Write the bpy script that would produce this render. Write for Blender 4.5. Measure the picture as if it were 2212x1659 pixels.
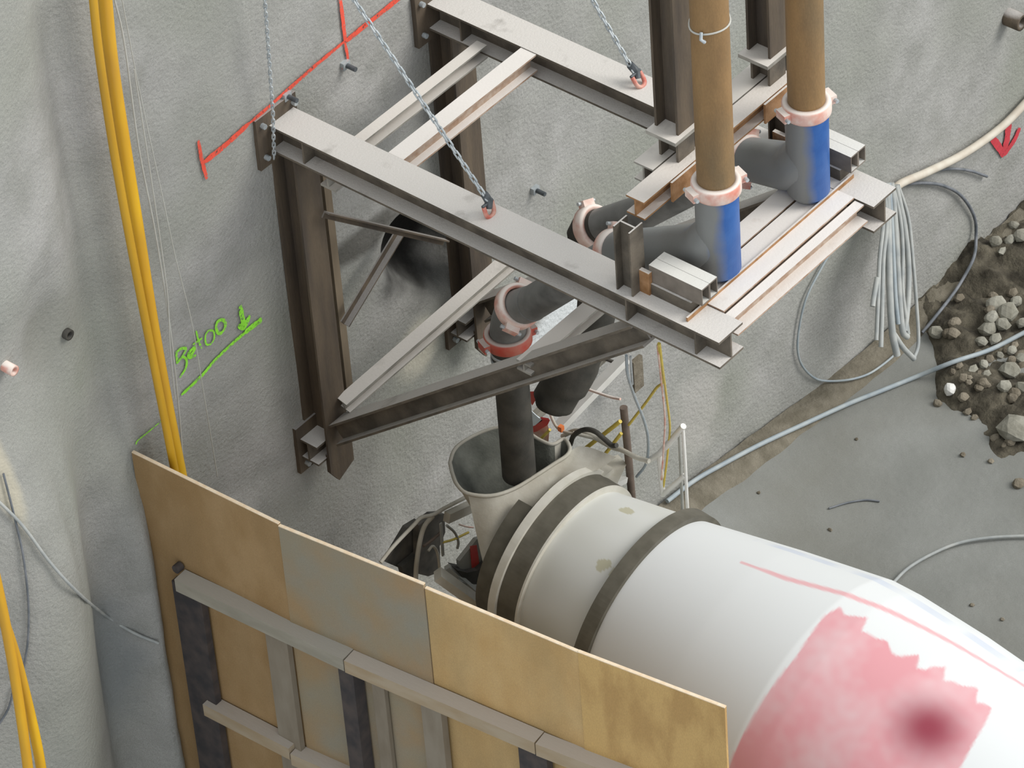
import bpy, math, random
from math import sin, cos, radians, pi, sqrt, exp
from mathutils import Vector, noise
from mathutils.bvhtree import BVHTree
random.seed(7)
for o in list(bpy.data.objects): bpy.data.objects.remove(o)
SC = bpy.context.scene
COL = SC.collection

# ------------------------------------------------------------------ camera
FPX, W, H = 10000.0, 2212.0, 1659.0
yw, pt, rl = radians(47.45), radians(41.5), radians(-4.6)
FW = Vector((sin(yw)*cos(pt), cos(yw)*cos(pt), -sin(pt)))
RT = Vector((cos(yw), -sin(yw), 0)); UPV = RT.cross(FW)
CA = RT*cos(rl) + UPV*sin(rl); CB = UPV*cos(rl) - RT*sin(rl)
CAM = Vector((-15.292, -15.804, 23.142))
cd = bpy.data.cameras.new('camera'); cam = bpy.data.objects.new('camera', cd); COL.objects.link(cam)
from mathutils import Matrix
m = Matrix((CA, CB, -FW)).transposed().to_4x4(); m.translation = CAM
cam.matrix_world = m
cd.sensor_fit = 'HORIZONTAL'; cd.sensor_width = 36.0; cd.lens = 36.0*FPX/W; cd.clip_end = 200
SC.camera = cam
# ------------------------------------------------------------------ light
wd = bpy.data.worlds.new('overcast_sky'); SC.world = wd; wd.use_nodes = True
bg = wd.node_tree.nodes['Background']; bg.inputs[0].default_value = (0.93, 0.97, 1.0, 1); bg.inputs[1].default_value = 0.92
sd = bpy.data.lights.new('sun', 'SUN'); sd.energy = 2.35; sd.angle = radians(32); sd.color = (1.0, 0.97, 0.92)
sun = bpy.data.objects.new('sun', sd); COL.objects.link(sun)
sun.rotation_euler = Vector((0.62, -0.78, 0.80)).to_track_quat('Z', 'Y').to_euler()
sun.location = (4, -6, 12)
SC.view_settings.view_transform = 'Standard'; SC.view_settings.look = 'None'
SC.view_settings.gamma = 1.0; SC.view_settings.use_curve_mapping = False
SC.view_settings.exposure = 0.12

# ------------------------------------------------------------------ pixel -> world point on a given plane
def ray(p): return CA*(p[0]-W/2) + CB*(H/2-p[1]) + FW*FPX
def on(p, ax, v):
    r = ray(p); return CAM + r*((v-CAM[ax])/r[ax])
def ox(x, y, v): return on((x, y), 0, v)
def oy(x, y, v=0.0): return on((x, y), 1, v)
def oz(x, y, v): return on((x, y), 2, v)

# ------------------------------------------------------------------ mesh builder
class MB:
    def __init__(s): s.v = []; s.f = []; s.sm = []
    def add(s, vs, fs, smooth=False):
        b = len(s.v); s.v += [Vector(a) for a in vs]; s.f += [tuple(i+b for i in f) for f in fs]; s.sm += [smooth]*len(fs); return s
    def box(s, lo, hi):
        x0, y0, z0 = lo; x1, y1, z1 = hi
        return s.add([(x0,y0,z0),(x1,y0,z0),(x1,y1,z0),(x0,y1,z0),(x0,y0,z1),(x1,y0,z1),(x1,y1,z1),(x0,y1,z1)],
                     [(0,3,2,1),(4,5,6,7),(0,1,5,4),(1,2,6,5),(2,3,7,6),(3,0,4,7)])
    def prof(s, p0, p1, up, pts):                       # extrude a 2D outline (side, up) from p0 to p1
        p0 = Vector(p0); p1 = Vector(p1); d = (p1-p0).normalized(); up = Vector(up)
        up = (up - d*up.dot(d)).normalized(); sd_ = d.cross(up)
        n = len(pts); vs = [p0+sd_*a+up*b for a, b in pts] + [p1+sd_*a+up*b for a, b in pts]
        fs = [(i, (i+1) % n, n+(i+1) % n, n+i) for i in range(n)] + [tuple(range(n-1, -1, -1)), tuple(range(n, 2*n))]
        return s.add(vs, fs)
    def hbeam(s, p0, p1, up=(0,0,1), w=.2, h=.2, tf=.016, tw=.012):   # p0,p1: centre line of the section
        a, b = w/2, h/2; t = tw/2
        return s.prof(p0, p1, up, [(-a,-b),(a,-b),(a,-b+tf),(t,-b+tf),(t,b-tf),(a,b-tf),(a,b),(-a,b),(-a,b-tf),(-t,b-tf),(-t,-b+tf),(-a,-b+tf)])
    def chan(s, p0, p1, up=(0,0,1), w=.07, h=.12, t=.012):            # opens to +side
        b = h/2
        return s.prof(p0, p1, up, [(0,-b),(w,-b),(w,-b+t),(t,-b+t),(t,b-t),(w,b-t),(w,b),(0,b)])
    def angle(s, p0, p1, up=(0,0,1), w=.08, h=.08, t=.01):
        return s.prof(p0, p1, up, [(0,0),(w,0),(w,t),(t,t),(t,h),(0,h)])
    def rect(s, p0, p1, up=(0,0,1), w=.1, h=.1):
        a, b = w/2, h/2
        return s.prof(p0, p1, up, [(-a,-b),(a,-b),(a,b),(-a,b)])
    def tube(s, path, r, n=12, closed=False, cap=True):
        P = [Vector(p) for p in path]; m_ = len(P); R = r if isinstance(r, (list, tuple)) else [r]*m_
        T = []
        for i in range(m_):
            a = P[(i-1) % m_] if (closed or i > 0) else P[i]; b = P[(i+1) % m_] if (closed or i < m_-1) else P[i]
            T.append((b-a).normalized())
        nrm = T[0].orthogonal().normalized(); vs = []
        for i in range(m_):
            nrm = (nrm - T[i]*nrm.dot(T[i]))
            nrm = nrm.normalized() if nrm.length > 1e-6 else T[i].orthogonal().normalized()
            bi = T[i].cross(nrm)
            for k in range(n):
                a = 2*pi*k/n; vs.append(P[i] + (nrm*cos(a)+bi*sin(a))*R[i])
        fs = []
        for i in range(m_ if closed else m_-1):
            j = (i+1) % m_
            for k in range(n):
                l = (k+1) % n; fs.append((i*n+k, i*n+l, j*n+l, j*n+k))
        s.add(vs, fs, True)
        if cap and not closed:
            s.add(vs[:n], [tuple(range(n-1, -1, -1))]); s.add(vs[-n:], [tuple(range(n))])
        return s
    def lathe(s, O, ax, prof_, n=48, smooth=True, closed=False, a0=0, a1=2*pi):   # prof: (along, radius)
        O = Vector(O); ax = Vector(ax).normalized(); u = Vector((1,0,0)); u = (u-ax*u.dot(ax))
        u = u.normalized() if u.length > .2 else Vector((0,1,0)); v = ax.cross(u)
        full = abs(a1-a0-2*pi) < 1e-6; N = n if full else n+1; vs = []
        for t, r in prof_:
            for k in range(N):
                a = a0+(a1-a0)*k/n; vs.append(O+ax*t+(u*cos(a)+v*sin(a))*r)
        fs = []; m_ = len(prof_)
        for i in range(m_ if closed else m_-1):
            j = (i+1) % m_
            for k in range(n):
                l = (k+1) % N; fs.append((i*N+k, i*N+l, j*N+l, j*N+k))
        return s.add(vs, fs, smooth)
    def bolt(s, p, d, r=.016, h=.014):
        d = Vector(d).normalized(); return s.tube([Vector(p), Vector(p)+d*h], r, 6)

def obj(name, mb, mat, parent=None):
    me = bpy.data.meshes.new(name)
    if parent is not None: off = Vector(parent['off'])
    else:
        xs = [v.x for v in mb.v]; ys = [v.y for v in mb.v]; zs = [v.z for v in mb.v]
        off = Vector(((min(xs)+max(xs))/2, (min(ys)+max(ys))/2, min(zs)))
    me.from_pydata([v-off for v in mb.v], [], mb.f)
    me.polygons.foreach_set('use_smooth', mb.sm)
    me.materials.append(mat); me.update()
    o = bpy.data.objects.new(name, me); COL.objects.link(o)
    o['off'] = list(off)
    if parent is None: o.location = off
    else: o.parent = parent
    return o
def thing(name, label, cat, loc, group=None):
    o = bpy.data.objects.new(name, None); COL.objects.link(o); o.location = loc; o['off'] = list(loc); o.empty_display_size = .1
    o['label'] = label; o['category'] = cat
    if group: o['group'] = group
    return o
def tag(o, label, cat, group=None, kind=None):
    o['label'] = label; o['category'] = cat
    if group: o['group'] = group
    if kind: o['kind'] = kind
    return o
def crom(P, k=6):
    P = [Vector(p) for p in P]; Q = [P[0]*2-P[1]] + P + [P[-1]*2-P[-2]]; out = []
    for i in range(1, len(Q)-2):
        a, b, c, d = Q[i-1:i+3]
        for j in range(k):
            t = j/k
            out.append(.5*((2*b)+(c-a)*t+(2*a-5*b+4*c-d)*t*t+(3*b-a-3*c+d)*t**3))
    out.append(P[-1]); return out
def fillet(P, r, k=8):                                   # polyline with rounded corners
    P = [Vector(p) for p in P]; out = [P[0]]
    for i in range(1, len(P)-1):
        a = (P[i-1]-P[i]); b = (P[i+1]-P[i]); q = min(r, a.length*.49, b.length*.49)
        s_, e_ = P[i]+a.normalized()*q, P[i]+b.normalized()*q
        for j in range(k+1):
            t = j/k; out.append(s_*(1-t)**2+P[i]*2*t*(1-t)+e_*t*t)
    out.append(P[-1]); return out

# ------------------------------------------------------------------ materials
def mat(name, c1, c2=None, scale=6, rough=.8, metal=0, bump=.0, bscale=60, detail=6, contrast=(.35, .65), dust=None, c3=None, s3=1.5, coord='Object', grain=.0, stretch=None, dthr=(.55, .85), side=None):
    m_ = bpy.data.materials.new(name); m_.use_nodes = True; nt = m_.node_tree; N = nt.nodes; L = nt.links
    b = N['Principled BSDF']; b.inputs['Roughness'].default_value = rough; b.inputs['Metallic'].default_value = metal
    tc = N.new('ShaderNodeTexCoord'); geo = N.new('ShaderNodeNewGeometry')
    src = geo.outputs['Position']
    if stretch:
        mp = N.new('ShaderNodeMapping'); mp.inputs['Scale'].default_value = stretch; L.new(src, mp.inputs['Vector']); src = mp.outputs[0]
    def nz(sc, de=detail):
        n = N.new('ShaderNodeTexNoise'); n.inputs['Scale'].default_value = sc; n.inputs['Detail'].default_value = de
        L.new(src, n.inputs['Vector']); return n.outputs[0]
    def ramp(f_, a, b_):
        r = N.new('ShaderNodeMapRange'); r.inputs[1].default_value = a; r.inputs[2].default_value = b_; L.new(f_, r.inputs[0]); return r.outputs[0]
    def mix(f_, a, b_, mode='MIX'):
        x = N.new('ShaderNodeMix'); x.data_type = 'RGBA'; x.blend_type = mode
        if isinstance(f_, float): x.inputs[0].default_value = f_
        else: L.new(f_, x.inputs[0])
        for i, q in ((6, a), (7, b_)):
            if isinstance(q, tuple): x.inputs[i].default_value = (*q, 1)
            else: L.new(q, x.inputs[i])
        return x.outputs[2]
    col = c1
    if c2: col = mix(ramp(nz(scale), *contrast), c1, c2)
    if c3: col = mix(ramp(nz(s3, 4), .45, .72), col, c3)
    if dust:
        sp = N.new('ShaderNodeSeparateXYZ'); L.new(geo.outputs['Normal'], sp.inputs[0])
        f_ = ramp(sp.outputs[2], *dthr)
        n2 = ramp(nz(5), .05, .38)
        mu = N.new('ShaderNodeMath'); mu.operation = 'MULTIPLY'; L.new(f_, mu.inputs[0]); L.new(n2, mu.inputs[1])
        col = mix(mu.outputs[0], col, dust)
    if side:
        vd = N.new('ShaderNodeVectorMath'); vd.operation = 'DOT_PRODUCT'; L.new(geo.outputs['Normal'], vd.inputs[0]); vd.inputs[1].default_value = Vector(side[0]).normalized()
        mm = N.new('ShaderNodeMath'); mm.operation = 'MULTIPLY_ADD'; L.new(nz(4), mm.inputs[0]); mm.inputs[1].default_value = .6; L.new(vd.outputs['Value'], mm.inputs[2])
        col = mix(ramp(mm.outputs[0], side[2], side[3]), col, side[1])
    if grain:
        g = mix(ramp(nz(170, 2), .3, .7), (1-grain,)*3, (1+grain,)*3)
        col = mix(1.0, col, g, 'MULTIPLY')
    if isinstance(col, tuple): b.inputs['Base Color'].default_value = (*col, 1)
    else: L.new(col, b.inputs['Base Color'])
    if bump:
        bp = N.new('ShaderNodeBump'); bp.inputs['Strength'].default_value = bump; bp.inputs['Distance'].default_value = .02
        L.new(nz(bscale, 8), bp.inputs['Height']); L.new(bp.outputs[0], b.inputs['Normal'])
    m_['mixfn'] = 0
    return m_
DUST = (.63, .60, .565)
M = {}
M['concrete'] = mat('shotcrete', (.285, .285, .265), (.37, .365, .35), 3.2, .95, bump=.5, bscale=38, c3=(.255, .265, .225), s3=.8, grain=.16)
M['mud'] = mat('grey_mud', (.205, .21, .195), (.25, .255, .24), 1.6, .9, bump=.25, bscale=14, c3=(.185, .185, .165), s3=.7, grain=.10)
M['soil'] = mat('dark_soil', (.03, .025, .016), (.12, .105, .075), 7, .95, bump=.8, bscale=30, grain=.25)
M['dirt'] = mat('brown_dirt', (.125, .11, .08), (.19, .17, .13), 7, .95, bump=.6, bscale=30, grain=.15)
M['stone'] = mat('pale_stone', (.20, .19, .15), (.34, .33, .28), 6, .9, bump=.4, bscale=30)
M['stone_dark'] = mat('brown_stone', (.12, .10, .07), (.24, .21, .16), 8, .9, bump=.4)
M['steel'] = mat('dusty_brown_steel', (.075, .063, .048), (.15, .125, .095), 7, .75, bump=.15, dust=DUST, grain=.08)
M['steel_post'] = mat('rusty_dark_steel', (.062, .048, .036), (.12, .09, .06), 9, .75, bump=.15, dust=(.34, .32, .30), stretch=(1, 1, .15), grain=.08)
M['steel_light'] = mat('grey_weathered_steel', (.20, .19, .165), (.36, .34, .30), 8, .7, bump=.1, dust=(.68, .64, .59), dthr=(.4, .8))
M['rust_edge'] = mat('orange_rust_steel', (.24, .115, .04), (.38, .21, .10), 14, .85, bump=.2, dust=(.70, .65, .60))
M['front'] = mat('pale_dusty_steel', (.32, .20, .13), (.45, .36, .29), 16, .8, bump=.1, dust=(.76, .72, .68))
M['rust_pipe'] = mat('rusty_pipe', (.18, .105, .042), (.28, .165, .065), 5, .7, bump=.15, c3=(.13, .095, .05), s3=3, stretch=(1, 1, .3), grain=.08)
M['bearer'] = mat('dusty_box_steel', (.12, .10, .08), (.2, .17, .14), 8, .7, bump=.1, dust=(.70, .69, .65), dthr=(.4, .8))
M['tan'] = mat('tan_rusty_flat', (.17, .13, .085), (.24, .19, .13), 8, .8, stretch=(1, 1, .2))
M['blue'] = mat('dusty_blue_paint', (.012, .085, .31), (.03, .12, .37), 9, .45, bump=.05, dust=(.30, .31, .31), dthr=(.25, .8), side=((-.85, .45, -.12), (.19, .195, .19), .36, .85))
M['coupling'] = mat('pink_dusted_coupling', (.62, .40, .33), (.75, .62, .55), 12, .6, c3=(.60, .20, .14), s3=9, dust=(.80, .72, .66))
M['coupling_red'] = mat('red_coupling', (.45, .045, .03), (.42, .12, .08), 10, .5, dust=(.50, .42, .38))
M['pipe_grey'] = mat('grey_steel_pipe', (.10, .10, .095), (.17, .17, .16), 8, .5, metal=.0, bump=.08, dust=(.27, .27, .26), dthr=(.2, .95))
M['rubber'] = mat('black_rubber', (.028, .027, .022), (.06, .055, .045), 7, .7, bump=.1)
M['galv'] = mat('galvanised_steel', (.38, .42, .44), (.52, .55, .56), 20, .45, metal=.3)
M['shackle'] = mat('red_shackle', (.55, .14, .10), (.62, .35, .28), 20, .5)
M['darkhook'] = mat('dark_iron', (.04, .05, .055), (.10, .11, .12), 20, .5)
M['hose_yellow'] = mat('yellow_hose', (.78, .46, .015), (.66, .34, .012), 5, .5, c3=(.50, .27, .03), s3=4, stretch=(1, 1, .2))
M['hose_yellow_dark'] = mat('ochre_hose', (.56, .31, .015), (.42, .22, .01), 5, .5, stretch=(1, 1, .2))
M['cable_grey'] = mat('pale_grey_hose', (.30, .32, .32), (.42, .43, .41), 9, .7)
M['cable_beige'] = mat('beige_hose', (.52, .46, .38), (.60, .56, .48), 9, .7)
M['cable_blue'] = mat('blue_grey_cable', (.27, .32, .355), (.37, .41, .42), 9, .6)
M['cable_dark'] = mat('dark_grey_cable', (.10, .115, .13), (.2, .21, .23), 9, .6)
M['wire'] = mat('pale_wire', (.45, .44, .40), (.5, .5, .46), 9, .6)
M['ply1'] = mat('brown_plywood', (.29, .18, .075), (.35, .23, .11), 5, .75, c3=(.25, .16, .07), s3=1.6, stretch=(1, 1, .5), bump=.05, grain=.08)
M['ply2'] = mat('stained_plywood', (.32, .21, .105), (.28, .22, .13), 3, .75, c3=(.25, .235, .185), s3=1.8, bump=.05, grain=.08)
M['ply3'] = mat('ochre_plywood', (.47, .30, .12), (.52, .355, .16), 5, .7, c3=(.34, .24, .11), s3=1.6, stretch=(1, 1, .5), grain=.08)
M['ply4'] = mat('knotty_ochre_plywood', (.52, .34, .13), (.42, .26, .095), 6, .7, contrast=(.45, .62), stretch=(1, 1, .35), grain=.08)
M['ply_edge'] = mat('plywood_edge', (.72, .56, .38), (.78, .66, .5), 30, .8)
M['timber'] = mat('grey_timber', (.27, .25, .20), (.34, .315, .26), 10, .85, dust=(.40, .375, .33), stretch=(1, .3, 1), bump=.1)
M['timber_warm'] = mat('weathered_timber', (.33, .25, .155), (.38, .31, .22), 10, .85, dust=(.47, .42, .365), stretch=(1, .3, 1), bump=.1)
M['post_dark'] = mat('dark_fence_post', (.035, .032, .035), (.075, .06, .055), 9, .7)
M['post_grey'] = mat('grey_fence_board', (.20, .165, .12), (.26, .225, .175), 8, .8, stretch=(1, 1, .3))
M['truck_beige'] = mat('cement_caked_steel', (.40, .38, .32), (.52, .50, .44), 6, .8, c3=(.34, .31, .25), s3=4, bump=.1)
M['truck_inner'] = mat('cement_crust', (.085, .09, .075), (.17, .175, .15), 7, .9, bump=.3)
M['band'] = mat('dark_drum_band', (.085, .078, .058), (.12, .11, .085), 10, .6)
M['rim'] = mat('pale_drum_edge', (.55, .53, .46), (.62, .60, .54), 10, .6)
M['white_paint'] = mat('white_paint', (.68, .67, .63), (.74, .73, .70), 10, .5)
M['dark_frame'] = mat('dark_truck_frame', (.05, .05, .045), (.12, .11, .095), 8, .7)
M['grey_panel'] = mat('grey_truck_panel', (.27, .275, .25), (.34, .34, .31), 8, .7)
M['red_paint'] = mat('red_paint', (.60, .03, .03), (.55, .08, .06), 10, .5)
M['white_panel'] = mat('white_panel', (.72, .80, .84), (.66, .74, .8), 10, .4)
M['yellow_paint'] = mat('yellow_cord', (.62, .48, .08), (.52, .40, .07), 14, .6)
M['orange_paint'] = mat('orange_paint', (.75, .22, .06), (.6, .15, .04), 14, .6)
M['pole'] = mat('brown_steel_pole', (.10, .075, .058), (.16, .12, .095), 10, .7)
M['tyre'] = mat('tyre_rubber', (.02, .02, .02), (.04, .04, .038), 10, .8)
M['bluefade'] = mat('grey_tarp', (.50, .52, .52), (.60, .62, .62), 6, .7)
def spray(name, c, lo=.38, hi=.52, sc=55):
    m_ = mat(name, c, tuple(x*.85 for x in c), 20, .8); nt = m_.node_tree; N = nt.nodes; L = nt.links
    n = N.new('ShaderNodeTexNoise'); n.inputs['Scale'].default_value = sc; n.inputs['Detail'].default_value = 4
    g = N.new('ShaderNodeNewGeometry'); L.new(g.outputs['Position'], n.inputs['Vector'])
    r = N.new('ShaderNodeMapRange'); r.inputs[1].default_value = lo; r.inputs[2].default_value = hi
    L.new(n.outputs[0], r.inputs[0]); L.new(r.outputs[0], N['Principled BSDF'].inputs['Alpha']); return m_
M['spray_red'] = spray('red_spray_paint', (.80, .09, .05), .30, .46)
M['spray_crimson'] = spray('crimson_spray_paint', (.60, .05, .07), .25, .40)
M['spray_green'] = spray('lime_spray_paint', (.30, .82, .05), .30, .48)

# ------------------------------------------------------------------ the wall (sprayed concrete, uneven)
def sst(a, b, x):
    t = max(0, min(1, (x-a)/(b-a))); return t*t*(3-2*t)
def g(x, c, w): return exp(-((x-c)/w)**2)
def yw_(x, z):
    y = .030*noise.noise(Vector((x*.9, z*.8, 1.3))) + .014*noise.noise(Vector((x*3.1, z*2.6, 5.2))) + .005*noise.noise(Vector((x*11, z*10, 9)))
    q = max(g(x, 0, .45), g(x, 1.5, .45)); y *= 1-.6*q
    lo = 1-sst(4.2, 5.6, z)
    y -= .30*g(x, -2.52+.04*(z-3), .40)*lo
    y += .14*g(x, -1.90, .17)*lo
    y += .05*g(x, -2.25, .05)*g(z, 4.4, .5)
    y -= .12*g(x, -1.60, .09)*(1-sst(3.4, 4.6, z))
    y -= .10*g(x, -2.3, .5)*sst(5.0, 6.5, z)
    y += .10*g(x, -1.62, .17)*sst(3.9, 4.8, z)
    y += .10*g(x, -2.05, .22)*g(z, 5.75, .35)
    y += .32*sst(.25, 1.0, g(x+.5*(z-4.1), 1.27, .40)*g(z, 4.12, .44))  # hollow added behind the frame so the wall falls dark there
    return y
def grid(x0, x1, z0, z1, st, fn):
    nx = int((x1-x0)/st)+1; nz = int((z1-z0)/st)+1
    vs = [fn(x0+i*st, z0+j*st) for j in range(nz) for i in range(nx)]
    fs = [(j*nx+i, j*nx+i+1, (j+1)*nx+i+1, (j+1)*nx+i) for j in range(nz-1) for i in range(nx-1)]
    return vs, fs
vs, fs = grid(-6.0, 12.0, -.6, 11.0, .05, lambda x, z: (x, yw_(x, z), z))
wmb = MB().add(vs, fs, True)
# close it into a solid shell behind
wb = MB().box((-6, .5, -.6), (12, .9, 11))
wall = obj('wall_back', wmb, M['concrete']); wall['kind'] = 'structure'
wall['label'] = 'tall grey sprayed concrete pit wall'
soilback = obj('wall_backing', wb, M['concrete'], wall)
BV = BVHTree.FromPolygons([tuple(v) for v in wmb.v], wmb.f)
def wp(x, y, off=0.0):                                   # pixel -> point on the wall, lifted off it
    d = ray((x, y)).normalized(); h = BV.ray_cast(CAM, d)
    p = h[0] if h[0] else oy(x, y, 0)
    return p + Vector((0, -off, 0))
# painted shade, dark and pale patches on the wall: colour masks in world coordinates
def wall_masks():
    nt = M['concrete'].node_tree; N = nt.nodes; L = nt.links; b = N['Principled BSDF']
    src = b.inputs['Base Color'].links[0].from_socket
    geo = N.new('ShaderNodeNewGeometry')
    nzn = N.new('ShaderNodeTexNoise'); nzn.inputs['Scale'].default_value = 3.0; nzn.inputs['Detail'].default_value = 5; L.new(geo.outputs['Position'], nzn.inputs['Vector'])
    cur = src
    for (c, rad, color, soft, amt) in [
        ((1.26, 0, 4.14), (.46, 1, .38), (.010, .009, .007), .8, .99),     # shade behind the frame, painted near-black into the wall
        ((.62, 0, 4.62), (.45, 1, .12), (.05, .045, .035), .8, .75),  # thinner band of the same painted shade
        ((1.02, 0, 3.42), (.22, 1, .20), (.60, .57, .47), .9, .8),         # pale patch by the hose
        ((2.42, 0, 2.62), (.34, 1, .28), (.64, .67, .68), .5, .95),
        ((3.9, 0, .75), (.30, 1, .42), (.46, .44, .42), .9, .6),
        ((-2.60, 0, 5.05), (.07, 1, .42), (.50, .46, .36), .8, .8),
        ((-1.95, 0, 5.65), (.26, 1, .28), (.20, .20, .17), .9, .55),
        ((-1.88, 0, 2.8), (.20, 1, .55), (.19, .21, .22), .9, .6),
        ((2.6, 0, 7.2), (1.0, 1, .22), (.19, .19, .16), .9, .6),
        ((5.3, 0, 5.0), (.8, 1, .3), (.16, .16, .13), .9, .6),
    ]:
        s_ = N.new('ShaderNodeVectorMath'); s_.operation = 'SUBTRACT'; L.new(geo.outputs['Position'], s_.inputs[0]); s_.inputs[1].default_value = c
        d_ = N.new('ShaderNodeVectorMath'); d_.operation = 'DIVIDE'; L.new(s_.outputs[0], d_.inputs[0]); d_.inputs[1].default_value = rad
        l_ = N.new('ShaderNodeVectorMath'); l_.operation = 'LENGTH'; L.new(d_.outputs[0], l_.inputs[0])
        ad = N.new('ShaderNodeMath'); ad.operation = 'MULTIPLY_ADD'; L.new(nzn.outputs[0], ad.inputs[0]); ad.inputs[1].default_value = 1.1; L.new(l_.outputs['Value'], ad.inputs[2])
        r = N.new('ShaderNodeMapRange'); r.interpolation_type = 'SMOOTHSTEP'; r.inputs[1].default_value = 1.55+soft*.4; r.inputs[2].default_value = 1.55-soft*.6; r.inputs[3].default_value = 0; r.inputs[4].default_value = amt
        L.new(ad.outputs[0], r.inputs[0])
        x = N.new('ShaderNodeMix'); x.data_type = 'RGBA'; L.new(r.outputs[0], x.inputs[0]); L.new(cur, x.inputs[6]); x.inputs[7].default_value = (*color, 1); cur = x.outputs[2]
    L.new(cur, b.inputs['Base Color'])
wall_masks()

# ------------------------------------------------------------------ pit floor
def gz(x, y):
    z = -.10 + .025*noise.noise(Vector((x*.7, y*.7, 3))) + .008*noise.noise(Vector((x*3, y*3, 7)))
    z += .30*(1-sst(3.0, 6.0, x))*sst(-1.2, 0, y)*sst(1.5, 3.2, x)
    return z
vs, fs = grid(-8.0, 14.0, -12.0, .4, .1, lambda x, y: (x, y, gz(x, y)))
floor = obj('floor', MB().add(vs, fs, True), M['mud']); floor['kind'] = 'structure'
floor['label'] = 'smooth pale grey muddy pit floor'
vs, fs = grid(1.5, 8.4, -.36, .02, .05, lambda x, y: (x, y, gz(x, y) + .09*sst(-.30+.07*noise.noise(Vector((x*1.5, 0, 0))), -.12, y)-.03 + .012*noise.noise(Vector((x*6, y*6, 2)))))
strip = obj('dirt_strip', MB().add(vs, fs, True), M['dirt'])
tag(strip, 'strip of loose brown dirt along the foot of the concrete wall', 'dirt', kind='stuff')

# ------------------------------------------------------------------ rubble heap with separate stones
def rz(x, y):
    n_ = noise.noise(Vector((x*1.5, y*1.5, 4)))
    xe = 6.25-.75*sst(-.2, -1.0, y)-.15*sst(-1.0, -1.6, y)+.22*n_
    e = sst(xe-.10, xe+.45, x) * sst(-1.85, -1.45, y+.15*noise.noise(Vector((x*2, y*2, 8))))
    return gz(x, y)-.05 + e*(.12+.16*noise.noise(Vector((x*1.6, y*1.6, 2)))+.07*noise.noise(Vector((x*6, y*6, 2)))+.05*noise.noise(Vector((x*14, y*14, 2))))
vs, fs = grid(5.2, 11.0, -2.2, .02, .045, lambda x, y: (x, y, rz(x, y)))
heap = obj('rubble_heap', MB().add(vs, fs, True), M['soil'])
tag(heap, 'low heap of dark soil and rubble against the wall at right', 'soil', kind='stuff')
BR = BVHTree.FromPolygons([tuple(Vector(v)) for v in vs], fs)
def stone_mb(r, seed, flat=.75):
    rnd = random.Random(seed); t = (1+sqrt(5))/2
    V0 = [(-1,t,0),(1,t,0),(-1,-t,0),(1,-t,0),(0,-1,t),(0,1,t),(0,-1,-t),(0,1,-t),(t,0,-1),(t,0,1),(-t,0,-1),(-t,0,1)]
    F0 = [(0,11,5),(0,5,1),(0,1,7),(0,7,10),(0,10,11),(1,5,9),(5,11,4),(11,10,2),(10,7,6),(7,1,8),(3,9,4),(3,4,2),(3,2,6),(3,6,8),(3,8,9),(4,9,5),(2,4,11),(6,2,10),(8,6,7),(9,8,1)]
    sx, sy = rnd.uniform(.8, 1.25), rnd.uniform(.75, 1.1)
    V = [Vector(v).normalized()*r*rnd.uniform(.80, 1.15) for v in V0]; F = F0
    if r > .04:
        V = list(V); mid = {}; F = []
        def mp(a, b):
            k = (min(a, b), max(a, b))
            if k not in mid:
                q = (V[a]+V[b])/2; V.append(q.normalized()*(q.length*.5+r*.5)*rnd.uniform(.93, 1.05)); mid[k] = len(V)-1
            return mid[k]
        for a, b, c in F0:
            x, y, z = mp(a, b), mp(b, c), mp(c, a); F += [(a, x, z), (x, b, y), (z, y, c), (x, y, z)]
    return MB().add(V, F), (sx, sy, flat)
def place_stone(p, r, seed, mt, label, cat='stone', group=None, flat=.75, name='stone'):
    mb, sc_ = stone_mb(r, seed, flat)
    mb.v = [Vector((v.x*sc_[0], v.y*sc_[1], v.z*sc_[2])) + p + Vector((0, 0, r*.35*flat)) for v in mb.v]
    return tag(obj(name, mb, mt), label, cat, group)
def heap_hit(x, y):
    h = BR.ray_cast(CAM, ray((x, y)).normalized()); return h[0] if h[0] else oz(x, y, -.05)
place_stone(heap_hit(2053, 845), .058, 3, M['white_paint'], 'squarish white stone block at the near edge of the rubble heap', flat=.9)
place_stone(heap_hit(2196, 930), .14, 5, M['stone'], 'largest pale flat-topped rock at the right edge below the cable', flat=.55)
place_stone(heap_hit(2022, 722), .07, 8, M['stone'], 'pale upright stone at the wall corner of the heap beside the hose ends')
place_stone(heap_hit(2046, 722), .05, 9, M['stone_dark'], 'small tan stone just right of the pale upright stone')
place_stone(heap_hit(2182, 805), .085, 11, M['stone'], 'pale lumpy stone just below the blue-grey cable at right', flat=.8)
place_stone(heap_hit(2170, 838), .06, 12, M['stone'], 'cream stone under the pale lumpy stone below the cable')
G1 = 'pale stones in the rubble heap'; G2 = 'small brown stones on the rubble heap'; G3 = 'small clods scattered on the pit floor'
for i, (x, y, r) in enumerate([(2150,665,.09),(2175,680,.10),(2140,690,.07),(2165,705,.07),(2135,715,.08),(2195,655,.06),(2150,735,.05),(2185,760,.05),(2205,775,.06),(2125,790,.05),(2130,810,.04),(2150,525,.06),(2182,520,.05),(2205,512,.06),(2165,545,.04),(2190,490,.05),(2100,800,.04),(2206,840,.06),(2190,860,.04),(2120,740,.05),(2160,770,.04),(2208,700,.05)]):
    place_stone(heap_hit(x, y), r, 40+i, M['stone'], 'pale broken stone lying in the dark rubble heap', group=G1)
rnd = random.Random(3)
for i in range(46):
    x = rnd.uniform(2010, 2212); y = rnd.uniform(620, 960)
    if x < 2080 and y > 860 or (x < 2040 and y < 700) : continue
    place_stone(heap_hit(x, y), rnd.uniform(.025, .055), 90+i, M['stone_dark'], 'small brown stone lying on the dark rubble heap', group=G2)
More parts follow.
